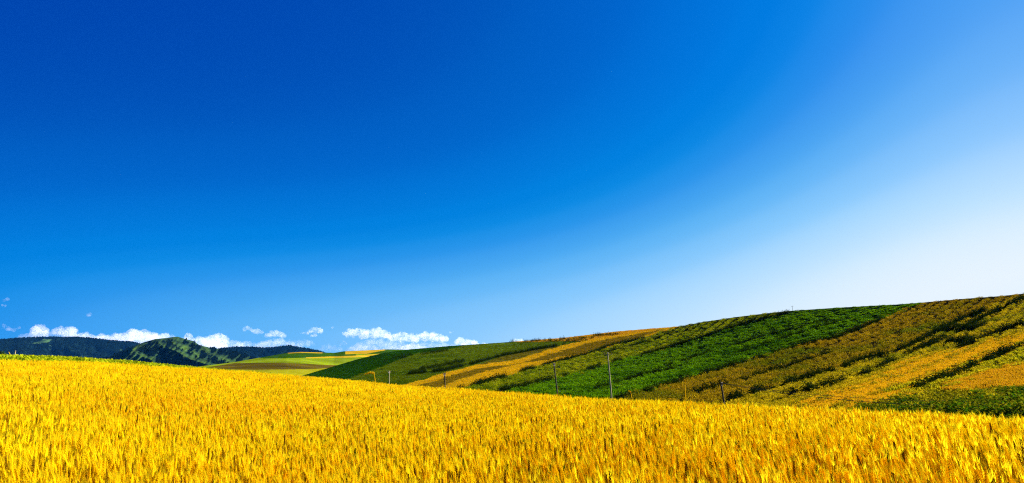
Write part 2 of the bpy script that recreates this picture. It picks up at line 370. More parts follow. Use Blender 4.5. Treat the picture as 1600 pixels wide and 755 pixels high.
SKY_D = [(-700, 535), (-300, 536), (-60, 533), (0, 530.5), (30, 528.5), (50, 527.2), (70, 526.6), (95, 527), (120, 526.6), (140, 528), (165, 531), (185, 533), (205, 534), (225, 538), (260, 546), (320, 560), (400, 580)]
def rel_d(px, py, t):
    return (wob(px, py * 1.5, .045, 6, 9) * 280 + np.abs(wob(px, py, .13, 5, 10)) * 150) * np.clip(t * 3, 0, 1) * np.clip(1.1 - t, 0, 1)
hillD = Hill(SKY_D, [(-700, 4900), (400, 4800)], [(-700, 6000), (100, 6300), (400, 5900)], f_low, 1.0, rel_d)
def tint_d(px, py):
    gr = np.clip(.55 * (wob(px, py * 2.5, .12, 5, 11)) - .38, 0, 1)
    gr = np.maximum(gr, inside(px + 2 * wob(px, py, .3, 3, 12), py + wob(px, py, .5, 3, 13), [(50, 536), (60, 533.5), (70, 530), (80, 531), (78, 535), (68, 537), (56, 538)]) * .8)
    gr = np.maximum(gr, np.exp(-((px - 190) / 5) ** 2 - ((py - 547) / 2) ** 2) * .5)
    return forestc * np.array([.9, .95, 1.3]) + (np.array([.05, .11, .03]) - forestc) * gr[..., None]
hillD.build('forest_ridge', -700, 400, 500, 120, tint_d, M_mount, tmin=-.2)

SKY_E = [(250, 575), (335, 546), (350, 543.5), (370, 542), (395, 542.5), (419, 543.5), (438, 541.5), (451, 539.6), (464, 542), (485, 545.5), (501, 548.5), (512, 553), (560, 562), (700, 590)]
hillE = Hill(SKY_E, [(250, 4400), (700, 4400)], [(250, 5400), (700, 5400)], f_low, 1.0, lambda px, py, t: wob(px, py * 1.5, .09, 6, 14) * 180 * np.clip(t * 3, 0, 1) * np.clip(1.1 - t, 0, 1))
hillE.build('far_ridge', 250, 700, 240, 80, lambda px, py: forestc * np.array([.9, .95, 1.3]) + (np.array([.05, .10, .02]) - forestc) * np.clip(.5 * wob(px, py * 2, .13, 5, 15) - .3, 0, 1)[..., None], M_mount, tmin=-.2)

# ------------------------------------------------------------------ scattering: one object of points, plants instanced on them
def scatter(name, P, rot, scl, variants, label, cat):
    n = len(P)
    me = bpy.data.meshes.new(name); me.vertices.add(n); me.vertices.foreach_set('co', np.asarray(P, np.float32).ravel())
    a = me.attributes.new('spin', 'FLOAT_VECTOR', 'POINT'); a.data.foreach_set('vector', np.asarray(rot, np.float32).ravel())
    a = me.attributes.new('size', 'FLOAT_VECTOR', 'POINT'); a.data.foreach_set('vector', np.asarray(scl, np.float32).ravel())
    a = me.attributes.new('pick', 'INT', 'POINT'); a.data.foreach_set('value', rng.integers(0, len(variants), n).astype(np.int32))
    o = link(name, me)
    cc = bpy.data.collections.new(name + '_plants')
    for i, (vm) in enumerate(variants):
        cc.objects.link(bpy.data.objects.new('%s_plant' % name, vm))
    ng = bpy.data.node_groups.new(name, 'GeometryNodeTree')
    ng.interface.new_socket('Geometry', in_out='INPUT', socket_type='NodeSocketGeometry'); ng.interface.new_socket('Geometry', in_out='OUTPUT', socket_type='NodeSocketGeometry')
    n_ = ng.nodes; l_ = ng.links
    gi = n_.new('NodeGroupInput'); go = n_.new('NodeGroupOutput')
    ip = n_.new('GeometryNodeInstanceOnPoints'); ci = n_.new('GeometryNodeCollectionInfo')
    ci.inputs['Collection'].default_value = cc; ci.inputs['Separate Children'].default_value = True; ci.inputs['Reset Children'].default_value = True
    ip.inputs['Pick Instance'].default_value = True
    def na(nm, ty):
        q = n_.new('GeometryNodeInputNamedAttribute'); q.data_type = ty; q.inputs['Name'].default_value = nm
        return q.outputs['Attribute']
    l_.new(gi.outputs[0], ip.inputs['Points']); l_.new(ci.outputs[0], ip.inputs['Instance'])
    l_.new(na('pick', 'INT'), ip.inputs['Instance Index'])
    er = n_.new('FunctionNodeEulerToRotation'); l_.new(na('spin', 'FLOAT_VECTOR'), er.inputs[0]); l_.new(er.outputs[0], ip.inputs['Rotation'])
    l_.new(na('size', 'FLOAT_VECTOR'), ip.inputs['Scale']); l_.new(ip.outputs[0], go.inputs[0])
    md = o.modifiers.new('plants', 'NODES'); md.node_group = ng
    setp(o, label, cat, kind='stuff')
    return o

# ---- plant meshes
def ribbon(V, Fs, pts, wid, side):
    """flat tapering strip through pts"""
    b = len(V); side = Vector(side)
    for p_, w_ in zip(pts, wid):
        V.append(tuple(Vector(p_) - side * w_)); V.append(tuple(Vector(p_) + side * w_))
    for i in range(len(pts) - 1):
        Fs.append((b + 2 * i, b + 2 * i + 1, b + 2 * i + 3, b + 2 * i + 2))
def spikelet(V, Fs, c, ax, ln, wd):
    ax = Vector(ax).normalized(); c = Vector(c)
    s1 = ax.orthogonal().normalized(); s2 = ax.cross(s1)
    b = len(V)
    V.append(tuple(c - ax * ln * .45))
    for s_ in (s1, s2, -s1, -s2): V.append(tuple(c + s_ * wd - ax * ln * .05))
    V.append(tuple(c + ax * ln * .55))
    for i in range(4):
        j = (i + 1) % 4
        Fs.append((b, b + 1 + j, b + 1 + i)); Fs.append((b + 5, b + 1 + i, b + 1 + j))
def wheat_tuft(n, rad, fine, mats):
    V = []; Fs = []; mi = []
    def mark(k):
        while len(mi) < len(Fs): mi.append(k)
    tl, tf = random.gauss(0, .025), random.gauss(0, .025)
    for _ in range(n):
        a = random.uniform(0, 6.28); q = rad * math.sqrt(random.random())
        x0, y0 = q * math.cos(a), q * math.sin(a)
        H = WH * random.uniform(.80, 1.0) - .06
        le = tl + random.gauss(0, .03) - .035; lf = tf + random.gauss(0, .03)
        q = random.random(); ek = 3 if q < .09 else 4 if q < .105 else 0      # lean of the stalk
        def pt(u): return Vector((x0 + le * u * u, y0 + lf * u * u, H * u))
        sd = Vector((math.cos(a * 3), math.sin(a * 3), 0))
        us = (0, .55, .85, 1) if fine else (.3, .8, 1)
        ribbon(V, Fs, [pt(u) for u in us], [.0022] * len(us), sd); mark(1)
        ax = (pt(1) - pt(.85)).normalized(); ax = (ax + Vector((random.gauss(-.08, .13), random.gauss(0, .13), 0))).normalized()
        el_ = random.uniform(.075, .108) if fine else random.uniform(.11, .17); nod = random.gauss(0, .10)
        t = pt(1); s1 = ax.orthogonal().normalized(); ang = random.uniform(0, 3.14)
        s1 = Matrix.Rotation(ang, 3, ax) @ s1
        if fine:
            m = 7
            for i in range(m):
                u = i / (m - 1); c = t + ax * el_ * (.1 + .85 * u) + s1 * nod * el_ * u * u
                wd = .0068 * (1 - .5 * abs(u - .4) ** 1.2)
                for sg in (1, -1):
                    spikelet(V, Fs, c + s1 * sg * .0042 * (1 - .4 * u) + ax * sg * .003, ax + s1 * sg * .45, .019, wd)
            mark(ek)
            for i in range(15):
                u = random.random(); c = t + ax * el_ * (.25 + .75 * u)
                dr = ax + s1 * random.uniform(-.32, .32) + ax.cross(s1) * random.uniform(-.25, .25)
                e_ = c + dr.normalized() * random.uniform(.045, .07); sd2 = dr.orthogonal().normalized()
                b = len(V); V += [tuple(c - sd2 * .0014), tuple(c + sd2 * .0014), tuple(e_)]; Fs.append((b, b + 1, b + 2))
            mark(2)
            if random.random() < .5:
                u = random.uniform(.45, .75); p0 = pt(u); aa = random.uniform(0, 6.28); d = Vector((math.cos(aa), math.sin(aa), 0)); lw = random.uniform(.10, .2)
                ribbon(V, Fs, [p0, p0 + d * lw * .4 + Vector((0, 0, .05)), p0 + d * lw * .8 + Vector((0, 0, .03)), p0 + d * lw - Vector((0, 0, .04))], [.004, .005, .004, .001], d.cross(Vector((0, 0, 1)))); mark(1)
        else:
            c = t + ax * el_ * .5
            spikelet(V, Fs, c, ax, el_ * 1.05, .0125); mark(ek)
            for i in range(3):
                dr = ax + s1 * random.uniform(-.3, .3) + ax.cross(s1) * random.uniform(-.3, .3); e_ = c + dr.normalized() * .11; sd2 = dr.orthogonal().normalized()
                b = len(V); V += [tuple(c - sd2 * .004), tuple(c + sd2 * .004), tuple(e_)]; Fs.append((b, b + 1, b + 2))
            mark(2)
    me = mesh('wheat_tuft', V, Fs)
    for m in mats: me.materials.append(m)
    me.polygons.foreach_set('material_index', np.array(mi, np.int32))
    return me
GOLD = [(.72, .46, .004), (.82, .57, .005), (.88, .70, .006), (.92, .79, .007), (.92, .77, .006), (.86, .67, .005), (.78, .58, .005)]
M_ear = leaf_mat('wheat_ear', GOLD, .56, (.84, .57, .005), .25)
M_eard = leaf_mat('wheat_ear_brown', [(.22, .10, .006), (.32, .16, .006), (.26, .13, .005)], .3)
M_earg = leaf_mat('wheat_ear_green', [(.12, .15, .008), (.20, .22, .010)], .35)
M_stem = leaf_mat('wheat_stem', [(.60, .34, .004), (.72, .45, .005), (.68, .46, .006)], .5)
M_awn = leaf_mat('wheat_awn', [(.90, .72, .008), (.93, .81, .010)], .66)
MW = (M_ear, M_stem, M_awn, M_eard, M_earg)
near_v = [wheat_tuft(11, .12, True, MW) for _ in range(12)]
far_v = [wheat_tuft(34, .34, False, MW) for _ in range(8)]

def sector(n, t0, t1, r0, r1):
    th = rng.uniform(t0, t1, n); r = np.sqrt(rng.uniform(r0 * r0, r1 * r1, n)); return th, r
def wheat_points(th, r):
    x, y = r * np.sin(th), r * np.cos(th)
    hz = 1 + .045 * wob(x, y, .9, 5, 20) + .03 * wob(x, y, .25, 4, 21) + rng.normal(0, .03, len(th))
    z = ground_z(th, r)
    P = np.stack([x, y, z], -1)
    rot = np.stack([.05 * wob(x, y, .7, 4, 22), -.04 + .06 * wob(x, y, .5, 4, 23), rng.uniform(-.9, .9, len(th))], -1)
    return P, rot, np.stack([np.ones_like(hz), np.ones_like(hz), hz], -1)
NEAR = 19.0
t0, t1 = -R(44), R(44)
th, r = sector(17500, t0, t1, 2.2, NEAR); k = (r < f_rw(th)); th, r = th[k], r[k]
P, ro, sc = wheat_points(th, r)
scatter('wheat', P, ro, sc, near_v, 'ripe golden wheat filling the foreground, each ear showing', 'wheat')
th, r = sector(12500, t0, t1, NEAR - .3, 48); k = (r < f_rw(th) + rng.normal(0, .25, len(r))); th, r = th[k], r[k]
P, ro, sc = wheat_points(th, r)
scatter('wheat_beyond', P, ro, sc, far_v, 'golden wheat farther up the slope, thinning to fine texture below the green strip', 'wheat')

# ---- leafy / grassy tufts for the other crops
def leaf_tuft(n, rad, hgt, lf, mat, droop=.5, upright=.0):
    V = []; Fs = []
    for _ in range(n):
        a = random.uniform(0, 6.28); q = math.sqrt(random.random()); z = hgt * (1 - q * q * .75) * random.uniform(.25, 1)
        p = Vector((rad * q * math.cos(a), rad * q * math.sin(a), z))
        d = Vector((math.cos(a) + random.gauss(0, .5), math.sin(a) + random.gauss(0, .5), random.uniform(-droop, .6) + upright)).normalized()
        s = d.cross(Vector((random.gauss(0, .4), random.gauss(0, .4), 1))).normalized()
        l = lf * random.uniform(.6, 1.25); nrm = d.cross(s)
        b = len(V)
        V += [tuple(p), tuple(p + d * l * .5 + s * l * .32 + nrm * l * .06), tuple(p + d * l), tuple(p + d * l * .5 - s * l * .32 + nrm * l * .06)]
        Fs.append((b, b + 1, b + 2)); Fs.append((b, b + 2, b + 3))
    me = mesh('leafy_tuft', V, Fs); me.materials.append(mat); return me
def grain_tuft(n, rad, hgt, mat, wd=.02):
    V = []; Fs = []
    for _ in range(n):
        a = random.uniform(0, 6.28); q = rad * math.sqrt(random.random()); x, y = q * math.cos(a), q * math.sin(a)
        h = hgt * random.uniform(.6, 1.05); dx, dy = random.gauss(0, .12) * h, random.gauss(0, .12) * h
        sd = Vector((math.cos(a * 5), math.sin(a * 5), 0))
        ribbon(V, Fs, [Vector((x, y, 0)), Vector((x + dx * .4, y + dy * .4, h * .65)), Vector((x + dx * .8, y + dy * .8, h * .88)), Vector((x + dx, y + dy, h))], [wd * .5, wd * .6, wd, wd * .2], sd)
    me = mesh('grain_tuft', V, Fs); me.materials.append(mat); return me

def field_points(poly, n, hill=hillA, rows=None, rowsp=1.0, jit=.2, edge=1.5):
    """n points uniform over the photo area of a field, laid on the hill; optional planting rows along a pixel direction"""
    p = np.array(poly); lo = p.min(0); hi = p.max(0)
    out = []; got = 0
    while got < n:
        x = rng.uniform(lo[0], hi[0], 4 * n); y = rng.uniform(lo[1], hi[1], 4 * n)
        th, te = ray(x, y)
        k = inside(x + edge * wob(x, y * 2, .09, 4, 40) + rng.normal(0, edge * .6, len(x)), y + edge * .5 * wob(x, y * 2, .11, 4, 41) + rng.normal(0, edge * .25, len(x)), poly) & (te < hill.fs(th) - .0002) & (x < 1680)
        q = np.stack([x[k], y[k]], -1); out.append(q); got += len(q)
        if len(q) == 0: break
    q = np.concatenate(out)[:n]
    P = hill.at(q[:, 0], q[:, 1])
    if rows:
        a, b = hill.at(*np.array(rows, float).T); d = (b - a)[:2]; d /= np.linalg.norm(d); nn = np.array([-d[1], d[0]])
        v_ = P[:, :2] @ nn; v2 = np.round(v_ / rowsp) * rowsp + rng.normal(0, jit, len(v_))
        P2 = P.copy(); P2[:, :2] += nn * (v2 - v_)[:, None]
        th = np.arctan2(P2[:, 0], P2[:, 1]); r = np.hypot(P2[:, 0], P2[:, 1])
        # height of the slope under the moved point (a few fixed-point steps along the shell)
        te = (P[:, 2] - CZ) / np.hypot(P[:, 0], P[:, 1])
        for _ in range(8):
            rc_ = hill.r(th, te); e = 1e-3; dr = (hill.r(th, te + e) - rc_) / e
            te = te + np.clip((r - rc_) / np.maximum(np.abs(dr), 50) * np.sign(dr), -.01, .01)
            te = np.minimum(te, hill.fs(th))
        rr_ = hill.r(th, te)
        P = np.stack([rr_ * np.sin(th), rr_ * np.cos(th), rr_ * te + CZ], -1)
    return P, q
def crop(name, key, n, variants, label, cat, ref=75., grow=.5, rows=None, rowsp=1.0, jit=.2, hvar=.25, clump=.25, edge=1.5, thin=0.25):
    P, q = field_points(F[key], n, rows=rows, rowsp=rowsp, jit=jit, edge=edge)
    gap = np.zeros(len(P))
    if rows:                                   # stand is broken along the rows: bare gaps between clumps, ground tinted dark as their shade
        a, b = hillA.at(*np.array(rows, float).T); d = (b - a)[:2] / np.linalg.norm((b - a)[:2])
        u = P[:, :2] @ d; v_ = P[:, :2] @ np.array([-d[1], d[0]])
        gap = wob(u, v_ * 2.0, .95, 3, 44) * 1.3
        k = gap > -.85 + thin; P = P[k]; gap = gap[k]
    r = np.hypot(P[:, 0], P[:, 1]); s = (r / ref) ** grow
    h = s * (1 + rng.normal(0, hvar * .5, len(s)) + clump * wob(P[:, 0], P[:, 1], .35, 5, 30) + .45 * hvar * wob(P[:, 0], P[:, 1], 1.6, 5, 33) + .28 * gap)
    h = np.clip(h, .35 * s, 2 * s)
    h = h * (r / ref) ** -.3
    up_ = hillA.fs(np.arctan2(P[:, 0], P[:, 1])) - (P[:, 2] - CZ) / r      # crops thin out and stay low on the windy ridge
    h = h * (.45 + .55 * np.clip(up_ / .012, 0, 1))
    P[:, 2] -= .03
    rot = np.stack([rng.normal(0, .08, len(s)), rng.normal(0, .08, len(s)), rng.uniform(0, 6.28, len(s))], -1)
    return scatter(name, P, rot, np.stack([s, s, h], -1), variants, label, cat)

def gm(name, cols, tr=.2, patch=None, ps=.06): return leaf_mat(name, cols, min(tr, .3), patch, ps)
m = gm('dark_green_leaf', [(.012, .055, .003), (.02, .085, .004), (.03, .10, .004)])
crop('dark_green_crop', 'dark_top', 3200, [leaf_tuft(26, .45, .4, .22, m) for _ in range(4)], 'dark green crop wedge running up to the left ridge line', 'crop', 150)
m = gm('olive_leaf', [(.085, .135, .003), (.12, .165, .004), (.14, .155, .004)], .35, (.055, .11, .003), .05)
crop('olive_crop', 'olive', 8000, [leaf_tuft(26, .42, .26, .18, m) for _ in range(4)], 'smooth olive green field on the hill below the dark wedge', 'crop', 150, rows=[(560, 590), (760, 545)], rowsp=2.2, jit=.5, clump=.35)
m = gm('dry_olive_leaf', [(.13, .11, .006), (.17, .13, .007)])
crop('dry_olive_crop', 'olive_wedge', 900, [leaf_tuft(22, .45, .25, .18, m) for _ in range(3)], 'thin brownish wedge of crop above the upper golden strip', 'crop', 200)
m = gm('gold_far_grain', [(.62, .36, .010), (.72, .42, .012), (.55, .30, .010)])
crop('distant_wheat', 'gold_far', 2200, [grain_tuft(30, .5, .35, m, .04) for _ in range(4)], 'distant golden grain lying along the top of the ridge', 'wheat', 200)
m = gm('gold_strip_grain', [(.60, .37, .006), (.72, .46, .008), (.70, .48, .008), (.50, .32, .006)])
vg = [grain_tuft(34, .5, .38, m, .035) for _ in range(5)]
crop('upper_wheat_strip', 'gold_a', 3800, vg, 'narrow golden wheat strip nearest the olive field', 'wheat', 120)
m = gm('brown_strip_grain', [(.24, .16, .008), (.32, .21, .009), (.20, .15, .008)])
crop('ripening_strip', 'brown_strip', 3000, [grain_tuft(30, .5, .34, m, .04) for _ in range(4)], 'brown olive strip lying between the two golden strips', 'crop', 120, rows=[(740, 584), (931, 542)], rowsp=2.5, jit=.4)
crop('lower_wheat_strip', 'gold_c', 3800, vg, 'bright golden wheat strip directly above the lime green strip', 'wheat', 120)
m = gm('lime_leaf', [(.22, .27, .004), (.32, .36, .005), (.42, .40, .006), (.16, .22, .003)], .35, (.12, .19, .003), .12)
crop('lime_crop', 'lime_strip', 6500, [leaf_tuft(36, .42, .45, .2, m) for _ in range(5)], 'lime green crop in clumped rows beside the deep green field', 'crop', 90, rows=[(838, 597), (1022, 548)], rowsp=3.8, jit=.4, hvar=.4, edge=2.5, thin=.5)
m = gm('green_leaf', [(.09, .225, .002), (.14, .31, .003), (.21, .38, .004), (.105, .25, .003)], .33, (.055, .165, .002), .10)
crop('green_crop', 'green_strip', 17000, [leaf_tuft(30, .40, .48, .19, m) for _ in range(5)], 'deep green leafy field filling the middle of the hillside', 'crop', 90, rows=[(900, 596), (1200, 538)], rowsp=3.0, jit=.3, hvar=.5, clump=.3, thin=.55, grow=.3, edge=2.5)
m = gm('brown_leaf', [(.25, .16, .005), (.37, .24, .006), (.50, .33, .007), (.20, .15, .005)], .3, (.14, .17, .004), .06)
crop('brown_crop', 'brown_crop', 16000, [leaf_tuft(28, .33, .56, .16, m, upright=.2) for _ in range(5)], 'tall brownish crop in dark shadowed rows right of the deep green field', 'crop', 78, rows=[(1006, 616), (1300, 535)], rowsp=2.7, jit=.36, hvar=.5, edge=3, thin=.3, grow=.25)
m = gm('straw_leaf', [(.50, .37, .006), (.66, .50, .008), (.36, .29, .006), (.58, .42, .007)], .3, (.24, .25, .006), .12)
crop('straw_crop', 'straw_crop', 16000, [leaf_tuft(26, .27, .42, .13, m, upright=.2) for _ in range(5)], 'uneven straw yellow crop sweeping from the valley up to the right ridge', 'crop', 70, rows=[(1138, 632), (1459, 526)], rowsp=2.0, jit=.3, hvar=.5, clump=.3, edge=5, thin=.22, grow=.25)
m = gm('stubble_grain', [(.68, .42, .007), (.80, .51, .008), (.62, .39, .006)])
crop('orange_grain', 'stubble', 9000, [grain_tuft(34, .4, .2, m, .03) for _ in range(5)], 'short orange gold grain in the smooth patch at lower right', 'wheat', 60, edge=4)
m = gm('stray_leaf', [(.34, .26, .006), (.44, .33, .007), (.24, .20, .006)], .3)
crop('stray_weeds', 'stubble', 450, [leaf_tuft(34, .34, .4, .18, m, upright=.3) for _ in range(4)], 'scattered weeds standing in the orange gold grain', 'weeds', 60, hvar=.6, edge=12, rows=[(1282, 617), (1474, 555)], rowsp=3.5, jit=.4)
m = gm('lime_row_leaf', [(.46, .40, .006), (.62, .50, .008), (.36, .35, .006)], .3, (.26, .29, .005), .15)
crop('yellowing_crop', 'lime_rows', 2300, [leaf_tuft(34, .3, .36, .16, m, upright=.3) for _ in range(4)], 'yellowing leafy rows between the two orange gold patches', 'crop', 60, rows=[(1430, 606), (1600, 552)], rowsp=2.0, jit=.2, hvar=.4, edge=3)
m = gm('gold_row_grain', [(.62, .35, .008), (.70, .41, .008), (.50, .32, .008)])
crop('right_wheat_patch', 'gold_rows', 2600, [grain_tuft(34, .4, .3, m, .03) for _ in range(4)], 'golden grain patch touching the right edge above the leafy crop', 'wheat', 55, edge=6)
m = gm('yellow_leafy_leaf', [(.17, .17, .004), (.33, .28, .006), (.48, .38, .006), (.10, .13, .004)], .3, (.10, .12, .004), .2)
crop('turning_crop', 'leafy_crop', 2600, [leaf_tuft(44, .34, .42, .18, m) for _ in range(6)], 'dark olive and yellow turning plants between the gold patches and the wheat', 'crop', 50, hvar=.6, clump=.4, edge=5)
F['leafy_low'] = [(1318, 648), (1365, 637), (1430, 632), (1480, 641), (1530, 626), (1570, 616), (1600, 611), (1700, 595), (1700, 690), (1600, 680), (1400, 668)]
m = gm('leafy_leaf', [(.05, .09, .003), (.09, .17, .004), (.20, .22, .006), (.04, .10, .003), (.08, .21, .004)], .35)
crop('leafy_crop', 'leafy_low', 1700, [leaf_tuft(50, .36, .5, .21, m) for _ in range(6)], 'fresh green broad leaved plants at the lower right corner of the hill, behind the wheat', 'crop', 50, hvar=.6, clump=.4, edge=10)

# ---- shade lines at field edges and in hollows, added as near-black weeds
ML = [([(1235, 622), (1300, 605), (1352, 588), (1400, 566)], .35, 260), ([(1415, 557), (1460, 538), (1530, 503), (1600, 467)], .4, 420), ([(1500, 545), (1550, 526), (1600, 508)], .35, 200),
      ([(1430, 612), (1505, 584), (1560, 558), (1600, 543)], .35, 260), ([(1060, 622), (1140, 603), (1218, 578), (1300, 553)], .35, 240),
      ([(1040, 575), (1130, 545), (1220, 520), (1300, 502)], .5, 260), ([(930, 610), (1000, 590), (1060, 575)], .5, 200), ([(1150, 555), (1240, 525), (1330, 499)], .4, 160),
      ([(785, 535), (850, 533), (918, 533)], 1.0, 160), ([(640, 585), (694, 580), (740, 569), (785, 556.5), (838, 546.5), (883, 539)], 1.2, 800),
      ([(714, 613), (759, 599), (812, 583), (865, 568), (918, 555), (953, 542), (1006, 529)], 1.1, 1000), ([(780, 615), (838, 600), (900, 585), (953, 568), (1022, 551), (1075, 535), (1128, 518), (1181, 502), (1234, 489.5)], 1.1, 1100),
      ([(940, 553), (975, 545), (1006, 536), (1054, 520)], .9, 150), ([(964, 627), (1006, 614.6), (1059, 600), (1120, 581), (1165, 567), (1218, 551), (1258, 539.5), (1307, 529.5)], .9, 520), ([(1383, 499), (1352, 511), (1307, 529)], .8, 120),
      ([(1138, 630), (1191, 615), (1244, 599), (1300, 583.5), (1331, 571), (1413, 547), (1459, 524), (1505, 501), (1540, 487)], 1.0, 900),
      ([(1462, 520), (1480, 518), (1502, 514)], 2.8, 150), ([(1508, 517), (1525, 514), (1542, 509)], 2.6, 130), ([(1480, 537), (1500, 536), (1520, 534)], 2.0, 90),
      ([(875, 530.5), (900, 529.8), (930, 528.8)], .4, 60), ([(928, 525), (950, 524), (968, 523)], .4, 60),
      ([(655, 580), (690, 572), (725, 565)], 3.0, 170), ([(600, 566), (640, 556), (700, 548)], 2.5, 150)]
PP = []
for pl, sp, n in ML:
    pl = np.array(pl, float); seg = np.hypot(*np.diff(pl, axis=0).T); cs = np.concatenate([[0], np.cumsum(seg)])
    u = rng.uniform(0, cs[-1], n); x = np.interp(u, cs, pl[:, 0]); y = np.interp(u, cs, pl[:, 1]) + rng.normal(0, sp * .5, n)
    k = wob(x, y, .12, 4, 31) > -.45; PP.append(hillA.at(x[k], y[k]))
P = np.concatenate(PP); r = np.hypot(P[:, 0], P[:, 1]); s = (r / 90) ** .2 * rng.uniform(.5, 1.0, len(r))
m = gm('shade_line_leaf', [(.010, .022, .003), (.018, .035, .004), (.03, .05, .005)], .2)
scatter('shade_line_weeds', P, np.stack([r * 0, r * 0, rng.uniform(0, 6.28, len(r))], -1), np.stack([s, s, s * rng.uniform(.7, 1.3, len(r))], -1),
        [leaf_tuft(50, .5, 1.25, .24, m) for _ in range(5)], 'near-black weeds added as shade lines along field edges of the striped hill', 'weeds')

# ---- green strip past the wheat on the left
m = gm('strip_leaf', [(.36, .40, .006), (.46, .48, .008), (.26, .34, .006)], .4, (.27, .35, .006), .12)
th, r = sector(15000, -R(46), ray(520, 590)[0], 30, 92); k = (r > f_rw(th) + .4 + rng.normal(0, .3, len(r))); th, r = th[k], r[k]
P = np.stack([r * np.sin(th), r * np.cos(th), ground_z(th, r)], -1)
s = rng.uniform(.9, 1.15, len(r))
scatter('green_strip', P, np.stack([r * 0, r * 0, rng.uniform(0, 6.28, len(r))], -1), np.stack([s * 1.3, s * 1.3, s], -1), [leaf_tuft(40, .26, .84, .15, m, upright=.7) for _ in range(5)],
        'yellow green crop strip along the top of the wheat at left', 'crop')

# ---- forests on the mountains
def conifer(mat, h=5.2, rad=2.1):
    V = []; Fs = []
    for _ in range(120):
        u = random.random() ** .7; a = random.uniform(0, 6.28); z = h * (1 - u) ; q = rad * u * random.uniform(.4, 1)
        p = Vector((q * math.cos(a), q * math.sin(a), z + .5)); d = Vector((math.cos(a), math.sin(a), random.uniform(-.5, .2))); s_ = Vector((-math.sin(a), math.cos(a), 0))
        b = len(V); l = 1.1; V += [tuple(p - s_ * .5), tuple(p + d * l), tuple(p + s_ * .5), tuple(p + Vector((0, 0, 1.1)))]; Fs += [(b, b + 1, b + 3), (b + 1, b + 2, b + 3), (b, b + 2, b + 1)]
    me = mesh('conifer', V, Fs); me.materials.append(mat); return me
m = gm('forest_leaf', [(.004, .013, .010), (.007, .019, .012), (.010, .026, .012)], .15)
cv = [conifer(m) for _ in range(5)]
def forest(name, hill, px0, px1, n, mask, label, k_=1.0):
    x = rng.uniform(px0, px1, n); th = th_of(x); b = hill.fb(th); k = hill.fs(th)
    te = b + (k - b) * (1 - rng.random(n) ** 1.25); px, py = unray(th, te); ok = mask(px, py)
    P = hill.at(px[ok], py[ok]); P[:, 2] -= .5; s = k_ * rng.uniform(.6, 1.35, len(P))
    scatter(name, P, np.stack([s * 0, s * 0, rng.uniform(0, 6.28, len(P))], -1), np.stack([s, s, s * rng.uniform(.8, 1.2, len(P))], -1), cv, label, 'forest')
forest('left_forest', hillD, -260, 330, 34000, lambda a, b: tint_d(a, b)[..., 1] < .05, 'dark blue green forest covering the long ridge at left', 1.05)
forest('ridge_forest', hillE, 320, 540, 8000, lambda a, b: tint_d(a, b)[..., 1] < .09, 'dark forest on the low far ridge right of the peak', 1.05)
forest('mountain_forest', hillC, 130, 440, 11000, lambda a, b: (tint_c(a, b)[..., 1] < .026), 'dark trees in the gullies of the green peaked mountain')

# ------------------------------------------------------------------ poles down in the valley
def lathe(name, pts, mat, parent, seg=12):
    """round tapering body through (x, y, z, radius) stations"""
    V = []; Fs = []
    for (x, y, z, r_) in pts:
        for i in range(seg): a = 6.2832 * i / seg; V.append((x + r_ * math.cos(a), y + r_ * math.sin(a), z))
    n = len(pts)
    for j in range(n - 1):
        for i in range(seg): k = (i + 1) % seg; Fs.append((j * seg + i, j * seg + k, (j + 1) * seg + k, (j + 1) * seg + i))
    Fs.append(tuple(range(seg))[::-1]); Fs.append(tuple((n - 1) * seg + i for i in range(seg)))
    me = mesh(name, V, Fs); me.polygons.foreach_set('use_smooth', np.array([len(p.vertices) == 4 for p in me.polygons], bool))
    return link(name, me, mat, parent)
def bar(name, a, b, wx, wz, mat, parent, bev=.01):
    a = Vector(a); b = Vector(b); d = b - a
    bm = bmesh.new(); bmesh.ops.create_cube(bm, size=1)
    bmesh.ops.scale(bm, vec=(d.length, wx, wz), verts=bm.verts)
    bmesh.ops.bevel(bm, geom=bm.edges[:], offset=bev, segments=1, affect='EDGES')
    me = bpy.data.meshes.new(name); bm.to_mesh(me); bm.free()
    o = link(name, me, mat, parent); o.location = (a + b) / 2; o.rotation_euler = d.to_track_quat('X', 'Z').to_euler()
    return o
def foot(px, r):
    th = float(th_of(px)); b = float(hillA.fb(th)); k = float(hillA.fs(th)); t = 2 * (r / float(hillA.f0(th)) - 1)
    return th, max(float(ground_z(np.array(th), np.array(r))), r * (b + (k - b) * t) + CZ if px > 480 else -99)
M_conc = plain_mat('pole_concrete', (.24, .20, .10), (.36, .31, .17), 3, stretch=(1, 1, .3))
M_wood = plain_mat('pole_timber', (.028, .022, .016), (.06, .045, .03), 6, stretch=(1, 1, .15))
M_metal = plain_mat('pole_metal', (.08, .08, .08), (.13, .12, .11), 5, .5)
M_porc = plain_mat('insulator_glaze', (.12, .07, .04), (.18, .11, .06), 5, .3)
POLE_TOP = {}
